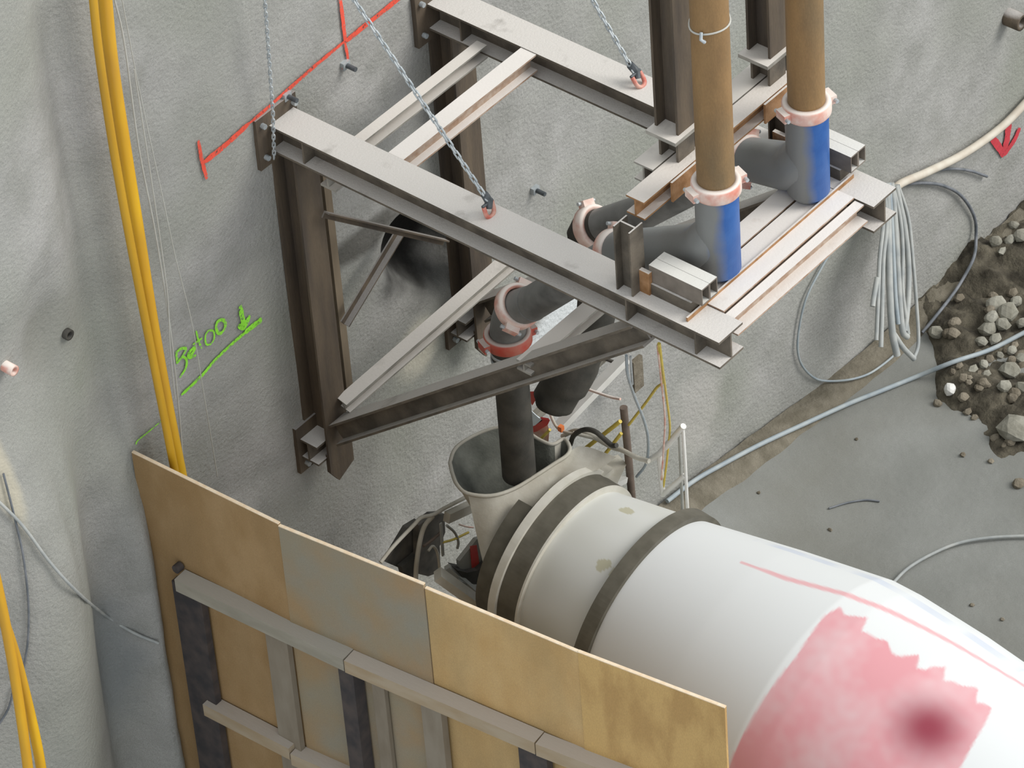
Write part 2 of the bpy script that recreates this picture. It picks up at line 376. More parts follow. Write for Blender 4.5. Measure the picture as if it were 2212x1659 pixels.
for i, (x, y, r) in enumerate([(2080,985,.03),(2025,872,.045),(2200,1048,.05),(1793,1150,.02),(2170,965,.04),(2150,950,.045),(2140,1000,.03),(2100,1310,.02),(2165,1340,.02),(1990,1440,.02),(1640,1100,.018),(1850,960,.015)]):
    p = oz(x, y, -.10); p.z = gz(p.x, p.y)
    place_stone(p, r, 200+i, M['stone_dark'], 'small dark clod lying on the smooth muddy floor', 'clod', group=G3, name='clod')

# ------------------------------------------------------------------ steel brackets
def bracket(name_label, cx_, dx_beam=0.0):
    ox_ = cx_
    t = thing('steel_bracket', name_label, 'bracket', (ox_, -.1, 3.2))
    b = MB().hbeam((ox_, -.02, 5.9), (ox_, -3.43, 5.9), w=.22, h=.2)
    obj('top_beam', b, M['steel'], t)
    b = MB().hbeam((ox_, -.10, 3.30), (ox_, -.10, 5.8), up=(0, 1, 0), w=.2, h=.2)
    obj('wall_post', b, M['steel_post'], t)
    b = MB().hbeam((ox_, -.21, 3.545), (ox_, -2.80, 5.70), w=.15, h=.15)
    obj('diagonal_brace', b, M['steel'], t)
    # end plate at the wall
    p = MB().box((ox_-.22, -.03, 5.72), (ox_+.14, .02, 6.1)); pl = obj('wall_plate', p, M['steel_post'], t)
    for x, z in ((ox_-.17, 5.80), (ox_+.11, 6.04), (ox_-.17, 6.04)): obj('anchor_bolt', MB().bolt((x, -.03, z), (0,-1,0), .018, .03), M['galv'], pl)
    # web stiffeners of the top beam
    for y in (-.28, -2.75, -3.25):
        obj('stiffener', MB().box((ox_-.10, y-.006, 5.817), (ox_+.10, y+.006, 5.983)), M['steel'], t)
    # foot: short horizontal stub, plates
    obj('foot_stub', MB().hbeam((ox_-.17, -.09, 3.42), (ox_+.13, -.09, 3.42), w=.16, h=.16), M['steel'], t)
    pl2 = obj('foot_plate', MB().box((ox_-.20, -.03, 3.22), (ox_+.16, .02, 3.60)), M['steel_post'], t)
    for x in (ox_-.14, ox_+.10): obj('anchor_bolt', MB().bolt((x, -.03, 3.28), (0,-1,0), .02, .03), M['galv'], pl2)
    g_ = MB().prof((ox_+.02, -.16, 3.28), (ox_+.02, -.19, 3.28), (0,0,1), [(-.11,-.09),(.04,-.16),(.11,-.05),(.11,.10),(-.11,.10)])
    obj('gusset_plate', g_, M['steel_post'], t)
    return t
LX, RX = .04, 1.51
lb = bracket('left dusty brown steel wall bracket under the nearer chain', LX)
rb = bracket('right dusty brown steel wall bracket behind the left one, under the farther chain', RX)
# tan vertical flat beside the left post
sf = oy(722, 600, -.03).x; obj('side_flat', MB().box((sf-.03, -.06, 3.6), (sf+.03, -.01, 5.75)), M['tan'], lb)

def steel(name, mb, m_, label, cat='beam', group=None): return tag(obj(name, mb, M[m_]), label, cat, group)
# bars between the two brackets
steel('cross_beam', MB().hbeam((.155, -.84, 5.93), (1.40, -.84, 5.93), w=.12, h=.13, tf=.012), 'front', 'light dusty cross beam between the brackets, nearer to the platform')
steel('cross_bar', MB().chan((.16, -.42, 5.84), (1.40, -.42, 5.84), w=.08, h=.1), 'steel_light', 'thinner shadowed cross bar between the brackets, nearer to the wall')
a = oy(742, 876, -.24); c_ = ox(1092, 572, 1.42); d_ = (c_-a)/(c_.x-a.x)
steel('lower_cross_bar', MB().hbeam(a+d_*.0, a+d_*(1.62-a.x), w=.1, h=.09, tf=.012), 'steel_light', 'sloping bar from the left bracket foot to the right post')
pA = ox(1118, 785, .15); pB = ox(1290, 650, 1.38)
qm = ox(1140, 778, .04); y0 = qm.y; z0 = qm.z-.03
steel('middle_cross_bar', MB().hbeam((.0, y0, z0), (1.50, y0, z0), w=.11, h=.08), 'steel_light', 'light cross bar joining the two diagonal braces above the truck')
steel('thin_brace', MB().angle(oy(862, 500, -.12), oy(742, 700, -.12), up=(0,-1,0), w=.05, h=.05), 'steel_post', 'thin dark angle brace slanting behind the left bracket', 'brace')
steel('dark_strut', MB().angle(oy(700, 455, -.25), oy(960, 515, -.25), up=(0,-1,0), w=.045, h=.045), 'steel_post', 'thin dark strut running right from the left post top', 'brace')
steel('bracket_stub', MB().hbeam((-.02, -.42, 5.72), (.20, -.42, 5.72), w=.12, h=.12), 'steel_light', 'short steel stub hanging under the left top beam near the wall', 'stub')

# ------------------------------------------------------------------ platform between the beam ends
steel('platform_beam', MB().hbeam((.155, -2.95, 5.925), (1.395, -2.95, 5.925), w=.135, h=.15, tf=.012), 'front', 'pale flat platform beam nearer the wall, under the blue elbows')
steel('platform_beam', MB().hbeam((.155, -3.10, 5.925), (1.395, -3.10, 5.925), w=.135, h=.15, tf=.012), 'front', 'pale flat platform beam in the middle, in front of the dark gap line')
steel('platform_beam', MB().hbeam((.155, -3.235, 5.925), (1.395, -3.235, 5.925), w=.115, h=.17, tf=.012), 'front', 'narrow pale beam with a rusty edge along the platform front')
steel('front_channel', MB().prof((.155, -3.30, 5.93), (1.395, -3.30, 5.93), (0,0,1), [(0,-.06),(.09,-.06),(.09,-.048),(.012,-.048),(.012,.048),(.065,.048),(.065,.06),(0,.06)]), 'front', 'outermost pale channel closing the front of the platform', 'channel')
steel('edge_angle', MB().box((-.03, -3.178, 6.001), (1.55, -3.166, 6.03)), 'rust_edge', 'thin rust-edged strip lying across both bracket ends', 'strip')
def bearer(x, y0, y1, label):
    t = thing('box_bearer', label, 'beam', (x, y1, 6.0))
    for s_ in (-1, 1):
        m_ = MB(); xx = x+s_*.036; w = .07; 
        m_.box((xx-.035, y0, 6.190), (xx+.035, y1, 6.20)); m_.box((xx-.035, y0, 6.08), (xx+.035, y1, 6.09))
        m_.box((xx-.035, y0, 6.09), (xx-.029, y1, 6.19)); m_.box((xx+.029, y0, 6.09), (xx+.035, y1, 6.19))
        obj('channel_half', m_, M['bearer'], t)
    obj('packing_rail', MB().box((x-.085, y0+.07, 6.0), (x+.05, y1+.04, 6.078)), M['steel'], t)
    obj('rust_packer', MB().box((x-.10, y1-.02, 6.0), (x-.072, y1+.07, 6.16)), M['rust_edge'], t)
    return t
bearer(.125, -3.22, -2.84, 'dusty square steel box beam on the left bracket beside the near blue elbow')
bearer(1.565, -3.20, -2.72, 'dusty square steel box beam on the right bracket beside the far blue elbow')
# raised cross beam on uprights
steel('support_post', MB().hbeam((.02, -2.73, 6.0), (.02, -2.73, 6.47), up=(0,1,0), w=.12, h=.12, tf=.01), 'steel', 'short brown steel post standing on the left bracket', 'post')
steel('support_post', MB().hbeam((1.60, -2.62, 6.0), (1.60, -2.62, 6.47), up=(0,1,0), w=.12, h=.12, tf=.01), 'steel', 'short brown steel post standing on the right bracket', 'post')
steel('raised_beam', MB().hbeam((.10, -2.725, 6.535), (1.72, -2.725, 6.535), w=.13, h=.13, tf=.012), 'rust_edge', 'raised rusty-edged cross beam behind the two rust pipes, front one')
steel('raised_beam', MB().hbeam((.36, -2.58, 6.535), (1.72, -2.58, 6.535), w=.14, h=.13, tf=.012), 'steel_light', 'raised dusty cross beam directly behind the rusty-edged one')
def upright(x, label):
    t = thing('upright_post', label, 'post', (x, -2.66, 6.6))
    obj('stub', MB().hbeam((x, -2.66, 6.6), (x, -2.66, 6.785), up=(0,1,0), w=.15, h=.14), M['steel'], t)
    obj('base_plate', MB().box((x-.15, -2.775, 6.785), (x+.13, -2.56, 6.81)), M['steel_light'], t)
    obj('column', MB().hbeam((x, -2.66, 6.81), (x, -2.66, 9.6), up=(0,1,0), w=.17, h=.17), M['steel_post'], t)
    obj('side_plate', MB().box((x+.10, -2.72, 6.6), (x+.115, -2.62, 7.0)), M['steel_light'], t)
    return t
upright(.57, 'dark upright steel column on the raised beam behind the near rust pipe')
upright(1.43, 'dark upright steel column on the raised beam behind the far rust pipe')
steel('rust_plate', MB().box((.33, -2.812, 6.46), (.56, -2.798, 6.60)), 'rust_edge', 'orange rusty plate on the raised beam left of the near pipe', 'plate')
steel('rust_plate', MB().box((1.20, -2.812, 6.46), (1.42, -2.798, 6.60)), 'rust_edge', 'orange rusty plate on the raised beam left of the far pipe', 'plate')

# ------------------------------------------------------------------ concrete pipes
PR_ = .109
P1 = Vector((.405, -3.07, 0)); P2 = Vector((1.26, -3.065, 0))
tag(obj('rusty_pipe', MB().tube([(P1.x, P1.y, 6.65), (P1.x, P1.y, 9.6)], PR_, 32), M['rust_pipe']), 'near tall rusty brown delivery pipe with a wire tied round it', 'pipe')
tag(obj('rusty_pipe', MB().tube([(P2.x, P2.y, 6.66), (P2.x, P2.y, 9.6)], PR_, 32), M['rust_pipe']), 'far tall rusty brown delivery pipe at the right', 'pipe')
wr = thing('wire_tie', 'thin pale wire tied around the near rusty pipe', 'wire', (P1.x, P1.y, 7.55))
cz = ox(1545, 50, P1.x).z
obj('loop', MB().tube([(P1.x+(PR_+.004)*cos(k*pi/16), P1.y+(PR_+.004)*sin(k*pi/16), cz+.01*sin(k*pi/8)+.02*cos(k*pi/16)) for k in range(32)], .006, 6, closed=True), M['wire'], wr)
q = Vector((P1.x-PR_-.004, P1.y-.03, cz)); obj('twist', MB().tube([q, q+Vector((-.03,-.02,-.02)), q+Vector((-.01,-.03,-.045))], .011, 6), M['galv'], wr)
def coupling(c, d, r, label, m_='coupling', ang=0.0, name='pipe_coupling'):
    c = Vector(c); d = Vector(d).normalized()
    t = thing(name, label, 'coupling', tuple(c))
    obj('ring', MB().lathe(c, d, [(-.045, r), (-.045, r+.026), (-.03, r+.036), (.03, r+.036), (.045, r+.026), (.045, r)], 40, closed=True), M[m_], t)
    u = Vector((1,0,0)); u = (u-d*u.dot(d)); u = u.normalized() if u.length > .2 else Vector((0,1,0)); v = d.cross(u)
    for k, a in enumerate((ang, ang+pi)):
        e = u*cos(a)+v*sin(a); tt = v*cos(a)-u*sin(a)
        q = c+e*(r+.045)
        m2 = MB().rect(q-tt*.045, q+tt*.045, d, .05, .055)
        lug = obj('lug', m2, M[m_], t)
        bb = MB().tube([q-tt*.07+e*.012, q+tt*.07+e*.012], .012, 8); obj('lug_bolt', bb, M['galv'], lug)
    return t
coupling((P1.x, P1.y, 6.66), (0,0,1), PR_, 'pink dusty coupling joining the near rust pipe to its blue elbow', ang=radians(160))
coupling((P2.x, P2.y, 6.67), (0,0,1), PR_, 'pink dusty coupling joining the far rust pipe to its blue elbow', ang=radians(160))
# elbows
e1 = ox(1330, 545, .52); e2 = ox(1612, 342, 1.33)
def elbow(P, zt, e, label):
    d = (e-Vector((P.x, P.y, 6.18))); 
    path = fillet([(P.x, P.y, zt-.08), (P.x-.01, P.y+.02, 6.20), e], .24, 12)
    mb = MB().tube([(P.x, P.y, zt), (P.x, P.y, 6.06), (P.x, P.y, 6.012)], [PR_+.018, PR_+.018, PR_-.02], 32)
    mb.tube(path, [PR_+.0+.035*sst(0, 7, k_) for k_ in range(len(path)-1)]+[PR_+.02], 32)
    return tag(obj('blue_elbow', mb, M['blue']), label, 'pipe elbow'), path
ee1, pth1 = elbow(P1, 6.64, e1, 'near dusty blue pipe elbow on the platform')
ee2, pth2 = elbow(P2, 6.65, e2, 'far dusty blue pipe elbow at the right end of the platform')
coupling(e1, pth1[-1]-pth1[-2], PR_, 'dusty coupling hidden behind the left beam at the end of the near elbow', ang=2.2)
coupling(e2, pth2[-1]-pth2[-2], PR_, 'pale coupling at the wall-side end of the far blue elbow', ang=2.2)
# pipe A down to the hopper
a1 = ox(1150, 655, .58); a2 = ox(1098, 690, .585); a3 = ox(1095, 735, .59); a4 = ox(1120, 1005, .62)
tag(obj('slanted_pipe', MB().tube([e1, a1], PR_, 28), M['pipe_grey']), 'dark grey slanted pipe running below the left bracket beam', 'pipe')
coupling(ox(1118, 662, .582), a1-e1, PR_, 'pale thin coupling at the lower end of the slanted pipe', ang=2.6)
tag(obj('drop_elbow', MB().tube(fillet([a1, ox(1108, 668, .585), ox(1098, 700, .587), ox(1096, 728, .59)], .08, 6), PR_+.004, 28), M['pipe_grey']), 'short dark bend below the slanted pipe', 'pipe elbow')
coupling(ox(1097, 728, .59), (0, .02, 1), PR_+.006, 'red coupling above the black drop hose', 'coupling_red', ang=2.75)
dh = thing('drop_hose', 'wide black rubber drop hose hanging into the truck hopper', 'hose', tuple(a4))
obj('hose_body', MB().tube(crom([a3, ox(1103, 800, .60), ox(1112, 900, .61), a4+Vector((0,0,-.08))], 6), PR_, 28), M['rubber'], dh)
for k, yy in enumerate((758, 772)):
    q = ox(1100, yy, .595); obj('hose_clamp', MB().lathe(q, (0,0,1), [(-.012, PR_), (-.012, PR_+.008), (.012, PR_+.008), (.012, PR_)], 32, closed=True), M['galv'], dh)
# pipe B
b1 = ox(1395, 455, 1.36); b2 = ox(1300, 487, 1.33); 
tag(obj('slanted_pipe', MB().tube([e2, b1, b2], PR_, 28), M['pipe_grey']), 'dark pipe from the far blue elbow with a pale coupling at its end', 'pipe')
coupling(ox(1283, 492, 1.33), b2-b1, PR_, 'pale coupling standing free just behind the middle of the left beam', ang=1.9)
b3 = ox(1262, 505, 1.32); b4 = ox(1290, 650, 1.22); b5 = ox(1192, 872, .95)
sh = tag(obj('chute_hose', MB().tube(crom([b2, b3, ox(1290, 580, 1.28), b4, ox(1280, 705, 1.18), ox(1242, 785, 1.08), ox(1212, 838, 1.0), b5, b5+(b5-b4).normalized()*.02], 4), [PR_]*12+[PR_+.015]*4+[PR_+.035]*4+[PR_+.05]*4+[PR_+.03]*4+[PR_]*2+[PR_*.9, PR_*.75, PR_*.5], 28), M['rubber']), 'black slanted hose ending above the right side of the hopper', 'hose')

# ------------------------------------------------------------------ chains
def link_mesh(L_, r):
    P = []
    a = L_*.5-.5*L_*.42; b = L_*.21
    for k in range(16):
        t = 2*pi*k/16; P.append(Vector((b*cos(t), 0, (a if sin(t) > 0 else -a)+b*sin(t))))
    mb = MB().tube(P, r, 6, closed=True); me = bpy.data.meshes.new('link'); me.from_pydata([tuple(v) for v in mb.v], [], mb.f)
    me.polygons.foreach_set('use_smooth', mb.sm); me.materials.append(M['galv']); return me
LM = link_mesh(.056, .0062)
def chain(path, label, loc, pitch=.042, scl=1.0):
    t = thing('chain', label, 'chain', loc)
    P = [Vector(p) for p in path]; seg = 0; pos = P[0].copy(); i = 0
    total = sum((P[k+1]-P[k]).length for k in range(len(P)-1)); n = int(total/(pitch*scl))
    for k in range(n):
        d = k*pitch*scl; j = 0
        while j < len(P)-2 and d > (P[j+1]-P[j]).length: d -= (P[j+1]-P[j]).length; j += 1
        dr = (P[j+1]-P[j]).normalized(); p = P[j]+dr*d
        o = bpy.data.objects.new('link', LM); COL.objects.link(o); o.parent = t; o['off'] = [0,0,0]
        qn = dr.to_track_quat('Z', 'Y').to_matrix().to_4x4() @ Matrix.Rotation(pi/2*(k % 2)+.5, 4, 'Z')
        o.matrix_local = Matrix.Translation(p-Vector(loc)) @ qn @ Matrix.Scale(scl, 4)
    return t
h1 = Vector((.05, -1.66, 6.0)); c1 = ox(1048, 425, .05); t1 = ox(765, 0, .05)
chain([c1, t1, t1+(t1-c1)*.35], 'pale galvanised chain from the left bracket up to the upper left', tuple(c1))
h2 = Vector((1.52, -1.62, 6.0)); c2 = ox(1366, 150, 1.52); t2 = ox(1280, 0, 1.52)
chain([c2, t2, t2+(t2-c2)*.8], 'pale galvanised chain from the right bracket up to the top edge', tuple(c2))
c3b = ox(592, 338, -.10); c3m = ox(584, 240, -.10)+Vector((0,-.02,0)); c3t = ox(572, 0, -.10)
chain([c3b, c3m, c3t, c3t+(c3t-c3m)*.4], 'thin blue-grey chain hanging down the wall over the left bracket end', tuple(c3b), scl=.75)
def hook(h, c, label):
    t = thing('chain_hook', label, 'hook', tuple(h))
    d = (c-h).normalized()
    obj('hook_body', MB().tube([h+d*.05, h+d*.09+Vector((.018,0,0)), h+d*.15, c+d*.01], [.022, .027, .024, .016], 8), M['darkhook'], t)
    sx = Vector((1,0,0)); n = d
    P = [h+d*.07+sx*.036] + [h+d*(.02-.036*sin(k*pi/6))+sx*.036*cos(k*pi/6) for k in range(7)] + [h+d*.07-sx*.036]
    P = [p+Vector((0,0,.012)) for p in P]
    obj('shackle', MB().tube(P, .014, 8), M['shackle'], t)
    obj('pin', MB().tube([h+d*.075-sx*.045+Vector((0,0,.012)), h+d*.075+sx*.045+Vector((0,0,.012))], .010, 8), M['darkhook'], t)
hook(h1, c1, 'dark hook and red shackle on the left bracket beam')
hook(h2, c2, 'dark hook and red shackle on the right bracket beam')

# ------------------------------------------------------------------ yellow hoses and cords on the left
def cable(name, pts, r, m_, label, cat='hose', k=6, n=10, group=None): return tag(obj(name, MB().tube(crom(pts, k), r, n), M[m_]), label, cat, group)
def vy(px, yv): return [oy(x, y, yv) for x, y in px]
cable('yellow_hose', [p for p in vy([(222,-60),(240,130),(270,330),(297,500),(325,680),(355,850),(392,1040),(398,1080)], -.17)], .042, 'hose_yellow', 'thick yellow hose of the long pair down the wall, right strand')
cable('yellow_hose', [p for p in vy([(196,-60),(212,100),(240,290),(268,450),(300,620),(335,800),(378,1020),(386,1070)], -.22)], .026, 'hose_yellow_dark', 'thinner ochre hose of the long pair down the wall, left strand')
cable('yellow_hose', [p for p in vy([(-25,1180),(8,1330),(35,1480),(58,1640),(66,1720)], -.55)], .032, 'hose_yellow', 'left strand of the short yellow hose pair in the bottom left corner')
cable('yellow_hose', [p for p in vy([(-25,1250),(25,1390),(55,1500),(82,1620),(98,1720)], -.50)], .032, 'hose_yellow', 'right strand of the short yellow hose pair in the bottom left corner')
cable('string', vy([(245,-10),(268,90),(300,320),(335,500),(365,690),(385,870),(400,1060)], -.08), .0055, 'wire', 'thin pale string close beside the long yellow hoses', 'string')
cable('string', vy([(262,-10),(300,190),(350,420),(380,560),(415,700),(440,850),(470,1030)], -.07), .0035, 'wire', 'thinnest pale string farther right of the yellow hoses', 'string')
cable('string', vy([(290,150),(318,330),(345,510),(362,640),(368,760),(378,860)], -.09), .004, 'wire', 'pale string crossing the other one beside the yellow hoses', 'string')
cable('grey_cable', [wp(x, y, .03) for x, y in [(-20,1070),(40,1130),(100,1210),(160,1275),(220,1325),(280,1362),(335,1385)]], .010, 'cable_grey', 'thin grey cable sagging across the bulging wall at lower left', 'cable')
cable('dark_cable', [wp(x, y, .02) for x, y in [(2,1020),(25,1110),(45,1200),(56,1300),(55,1380),(46,1440)]], .007, 'cable_dark', 'thin dark cord curving down the wall at the left edge', 'cable')
cable('dark_cable', [wp(x, y, .02) for x, y in [(25,1480),(14,1525),(-6,1560)]], .007, 'cable_dark', 'short dark cord end at the left edge behind the yellow hoses', 'cable')
# small fittings on the wall
def stub(px, r, l, m_, label, cat='pipe', name='drain_stub'):
    p = wp(px[0], px[1], -.02); return tag(obj(name, MB().lathe(p, (0,-1,0), [(0, r), (l, r), (l, r*.6), (.01, r*.6)], 16), M[m_]), label, cat)
stub((143, 720), .035, .05, 'rubber', 'small dark drain hole stub in the wall left of the yellow hoses')
stub((10, 790), .035, .10, 'coupling', 'pinkish stub sticking out of the wall at the left edge')
stub((2175, 35), .07, .16, 'steel_post', 'dark round stub in the wall at the top right corner')
def anchor(px, label):
    t = thing('wall_anchor', label, 'anchor', tuple(wp(*px)))
    p = wp(*px); obj('plate', MB().rect(p+Vector((0,.02,0)), p+Vector((0,-.03,0)), (0,0,1), .06, .05), M['galv'], t)
    obj('rod', MB().tube([p, p+Vector((0,-.10,0))], .016, 8), M['darkhook'], t)
anchor((1152, 408), 'small shiny anchor bolt in the wall between the two brackets')
anchor((742, 138), 'small anchor under the tick of the red paint line')
anchor((615, 205), 'small anchor bolt on the wall at the left bracket end')

# ------------------------------------------------------------------ spray paint on the wall
def stroke(mb, px, w, off=.012, k=5):
    P = [wp(x, y, off) for x, y in px]; P = crom(P, k) if len(P) > 2 else [P[0].lerp(P[1], i/14) for i in range(15)]
    vs = []; n = len(P)
    for i, p in enumerate(P):
        d = (P[min(i+1, n-1)]-P[max(i-1, 0)]); d.y = 0; d = d.normalized(); s_ = Vector((d.z, 0, -d.x))
        ww = w*(.85+.3*random.random())*(.6 if i in (0, n-1) else 1)
        for sgn in (-.5, .5):
            q = p+s_*ww*sgn; q.y = min(q.y, yw_(q.x, q.z)-off); vs.append(q)
    mb.add(vs, [(2*i, 2*i+1, 2*i+3, 2*i+2) for i in range(n-1)])
m_ = MB()
stroke(m_, [(436,350),(480,315),(535,265)], .045); stroke(m_, [(535,265),(610,200),(690,130),(741,88)], .028); stroke(m_, [(741,90),(790,50),(850,2),(900,-40)], .042)
stroke(m_, [(425,302),(433,345),(444,385)], .028); stroke(m_, [(730,-20),(738,45),(743,95)], .03); stroke(m_, [(743,95),(748,130),(735,148)], .022)
t = tag(obj('red_paint_line', m_, M['spray_red']), 'red sprayed measuring line with cross ticks behind the left bracket', 'paint mark')
m_ = MB()
stroke(m_, [(2176,258),(2174,290),(2166,330)], .09); stroke(m_, [(2138,296),(2152,312),(2166,335)], .06); stroke(m_, [(2200,275),(2188,302),(2166,335)], .06)
tag(obj('red_arrow', m_, M['spray_crimson']), 'crimson sprayed arrow pointing down near the right edge', 'paint mark')
gt = thing('green_writing', 'lime green sprayed word Beton with an underline and arrow', 'writing', tuple(wp(400, 790)))
def S(p): return (280+p[0]*.205, 620+p[1]*.205)
def letters(name, strokes, w):
    m_ = MB()
    for s_ in strokes: stroke(m_, [S(p) for p in s_], w, k=4)
    obj(name, m_, M['spray_green'], gt)
letters('letter', [[(470,690),(520,645),(575,640),(560,690),(490,790),(540,730),(585,760),(575,850),(515,945)], [(478,695),(490,800)]], .020)
letters('letter', [[(600,735),(640,700),(680,625),(640,650),(605,700),(620,735),(685,710)]], .024)
letters('letter', [[(685,450),(710,550),(745,640)], [(650,600),(750,530)]], .014)
letters('letter', [[(820,445),(785,500),(790,590),(835,595),(875,540),(870,460),(820,445)]], .014)
letters('letter', [[(940,335),(900,380),(905,460),(945,480),(990,420),(985,350),(935,335)]], .024)
letters('underline', [[(530,1130),(700,970),(860,790),(1000,650),(1180,490),(1380,330)]], .026)
letters('underline', [[(1200,470),(1380,330)]], .040)
letters('underline', [[(345,1385),(250,1460),(80,1600),(50,1650)]], .010)
letters('arrow', [[(1150,190),(1175,330),(1200,430)], [(1130,395),(1190,420),(1250,290)], [(1150,400),(1220,380)]], .036)

def wverts(o): return [tuple(v.co+o.location) for v in o.data.vertices], [tuple(p.vertices) for p in o.data.polygons]
BFS = [BVHTree.FromPolygons(*wverts(o)) for o in (floor, strip, heap)]
def fl(px, lift=.03):
    out = []
    for x, y in px:
        hs = [h for h in (b_.ray_cast(CAM, ray((x, y)).normalized()) for b_ in BFS+[BV]) if h[0]]
        h = min(hs, key=lambda q_: q_[3]); n_ = h[1] if h[1].dot(ray((x, y))) < 0 else -h[1]
        out.append(h[0]+n_*lift)
    return out
# ------------------------------------------------------------------ hoses on the right
cable('beige_hose', [wp(x, y, .06) for x, y in [(2330,80),(2260,155),(2212,205),(2150,268),(2070,325),(1990,365),(1925,395)]]+[wp(1905, 425, .10)], .032, 'cable_beige', 'thick beige hose running along the wall from the upper right to the hose bundle')
hb = thing('hose_bundle', 'bundle of pale grey hose loops hanging off the wall beside the platform', 'hose', tuple(wp(1925, 400)))
def hang(px, r, m_='cable_grey'):
    P = []
    for i, (x, y) in enumerate(px):
        t = max(0, (y-400)/380); P.append(oy(x, y, -.12-.50*min(1, t)))
    obj('hose_strand', MB().tube(crom(P, 5), r, 8), M[m_], hb)
hang([(1915,395),(1918,470),(1920,560),(1923,650),(1928,720),(1938,768)], .027)
hang([(1925,395),(1932,460),(1938,560),(1944,660),(1950,715),(1960,728)], .024)
hang([(1935,400),(1952,480),(1962,560),(1962,640),(1955,715)], .022)
hang([(1940,400),(1962,470),(1972,560),(1980,660),(1984,740),(1974,775)], .014)
hang([(1905,405),(1908,480),(1900,560),(1897,640),(1893,735)], .016)
hang([(1912,400),(1915,490),(1908,560),(1905,680),(1903,750)], .018)
hang([(1928,400),(1944,470),(1950,540),(1950,630),(1962,722)], .016)
hang([(1930,720),(1950,750),(1974,775)], .022)
hang([(1895,600),(1888,640),(1885,662)], .02)
hang([(1920,395),(1926,480),(1930,560),(1934,640),(1940,700)], .018, 'cable_blue')
cable('loose_cable', fl([(1945,395),(1985,392),(2030,398),(2070,420),(2098,465),(2106,520),(2100,560),(2085,605),(2060,645),(2030,680),(1992,725)]), .013, 'cable_dark', 'dark grey cable looping right of the hose bundle down to the rubble', 'cable')
cable('loose_cable', [wp(x, y, .03) for x, y in [(1925,398),(1990,372),(2040,362),(2085,365),(2125,378)]], .011, 'cable_dark', 'short dark cable end lying along the wall above the big loop', 'cable')
cable('loose_cable', fl([(1800,520),(1765,580),(1735,640),(1720,700),(1716,750),(1725,785),(1750,812),(1785,830),(1830,826),(1870,812),(1905,790),(1935,765)]), .009, 'cable_blue', 'thin grey cable looping left of the hose bundle down to the floor', 'cable')
cable('floor_cable', fl([(1440,1090),(1500,1045),(1560,1010),(1640,965),(1730,920),(1830,880),(1900,852),(1980,820),(2060,785),(2140,755),(2230,715),(2300,680)], .03), .018, 'cable_blue', 'blue-grey cable stretched across the muddy floor into the rubble', 'cable')
cable('floor_cable', fl([(1925,1270),(1960,1235),(2010,1205),(2070,1180),(2140,1168),(2230,1165),(2300,1172)]), .012, 'cable_grey', 'thin grey cable curving out from behind the drum at the right', 'cable')
cable('floor_cable', fl([(1790,1100),(1830,1088),(1870,1082),(1900,1085)], .01), .007, 'cable_dark', 'short faint dark cord on the floor right of the truck', 'cable')

# ------------------------------------------------------------------ plywood fence
fp = [Vector(p) for p in ((-1.52, .0), (-1.47, -1.15), (-1.355, -2.19), (-1.24, -3.25), (-1.09, -4.20))]
ft = thing('plywood_fence', 'tall plywood fence on timber walers in the foreground', 'fence', (-1.4, -2.0, -.1))
tops = [4.40, 4.40, 4.385, 4.385]; tz = [(4.41, 4.41), (4.40, 4.415), (4.385, 4.385), (4.395, 4.385)]
pm = ['ply1', 'ply2', 'ply3', 'ply4']; bot = 1.35
for i in range(4):
    a, b = fp[i], fp[i+1]; d = (b-a).normalized(); n = Vector((d.y, -d.x))      # n points to -x side
    if n.x > 0: n = -n
    sh_ = n*(.006*(i % 2)); a2 = a+sh_+d*.002; b2 = b+sh_-d*.002; th = .021
    for (z0_, z1_, zz) in ((bot, None, 0), (-.08, bot-.004, 1)):
        za, zb = (tz[i] if z1_ is None else (z1_, z1_))
        A = [(a2.x, a2.y), (b2.x, b2.y), (b2.x-n.x*th, b2.y-n.y*th), (a2.x-n.x*th, a2.y-n.y*th)]
        ze = .006 if z1_ is None else 0
        mb = MB().add([(A[0][0],A[0][1],z0_),(A[1][0],A[1][1],z0_),(A[2][0],A[2][1],z0_),(A[3][0],A[3][1],z0_),(A[0][0],A[0][1],za-ze),(A[1][0],A[1][1],zb-ze),(A[2][0],A[2][1],zb-ze),(A[3][0],A[3][1],za-ze)],
                      [(0,3,2,1),(4,5,6,7),(0,1,5,4),(1,2,6,5),(2,3,7,6),(3,0,4,7)])
        po = obj('plywood_panel', mb, M[pm[i]], ft)
        if z1_ is None:
            mb = MB().add([(A[0][0],A[0][1],za-ze),(A[1][0],A[1][1],zb-ze),(A[2][0],A[2][1],zb-ze),(A[3][0],A[3][1],za-ze),(A[0][0],A[0][1],za),(A[1][0],A[1][1],zb),(A[2][0],A[2][1],zb),(A[3][0],A[3][1],za)],
                          [(0,3,2,1),(4,5,6,7),(0,1,5,4),(1,2,6,5),(2,3,7,6),(3,0,4,7)])
            obj('edge', mb, M['ply_edge'], po)
def fx(y):                                             # fence plane x at a given y
    for i in range(4):
        if y >= fp[i+1].y or i == 3:
            t_ = (y-fp[i].y)/(fp[i+1].y-fp[i].y); return fp[i].x+(fp[i+1].x-fp[i].x)*t_
def waler(y0, y1, z, w, h, m_, seam=()):
    ys = [y0]+[s_ for s_ in seam]+[y1]
    for a, b in zip(ys[:-1], ys[1:]):
        pts = [a]+[f_.y for f_ in fp[1:-1] if b < f_.y < a]+[b]
        mb = MB()
        P0 = Vector((fx(a)-w/2-.008, a-.003, z)); P1_ = Vector((fx(b)-w/2-.008, b+.003, z))
        mb.rect(P0, P1_, (0,0,1), w, h); obj('waler', mb, M[m_], ft)
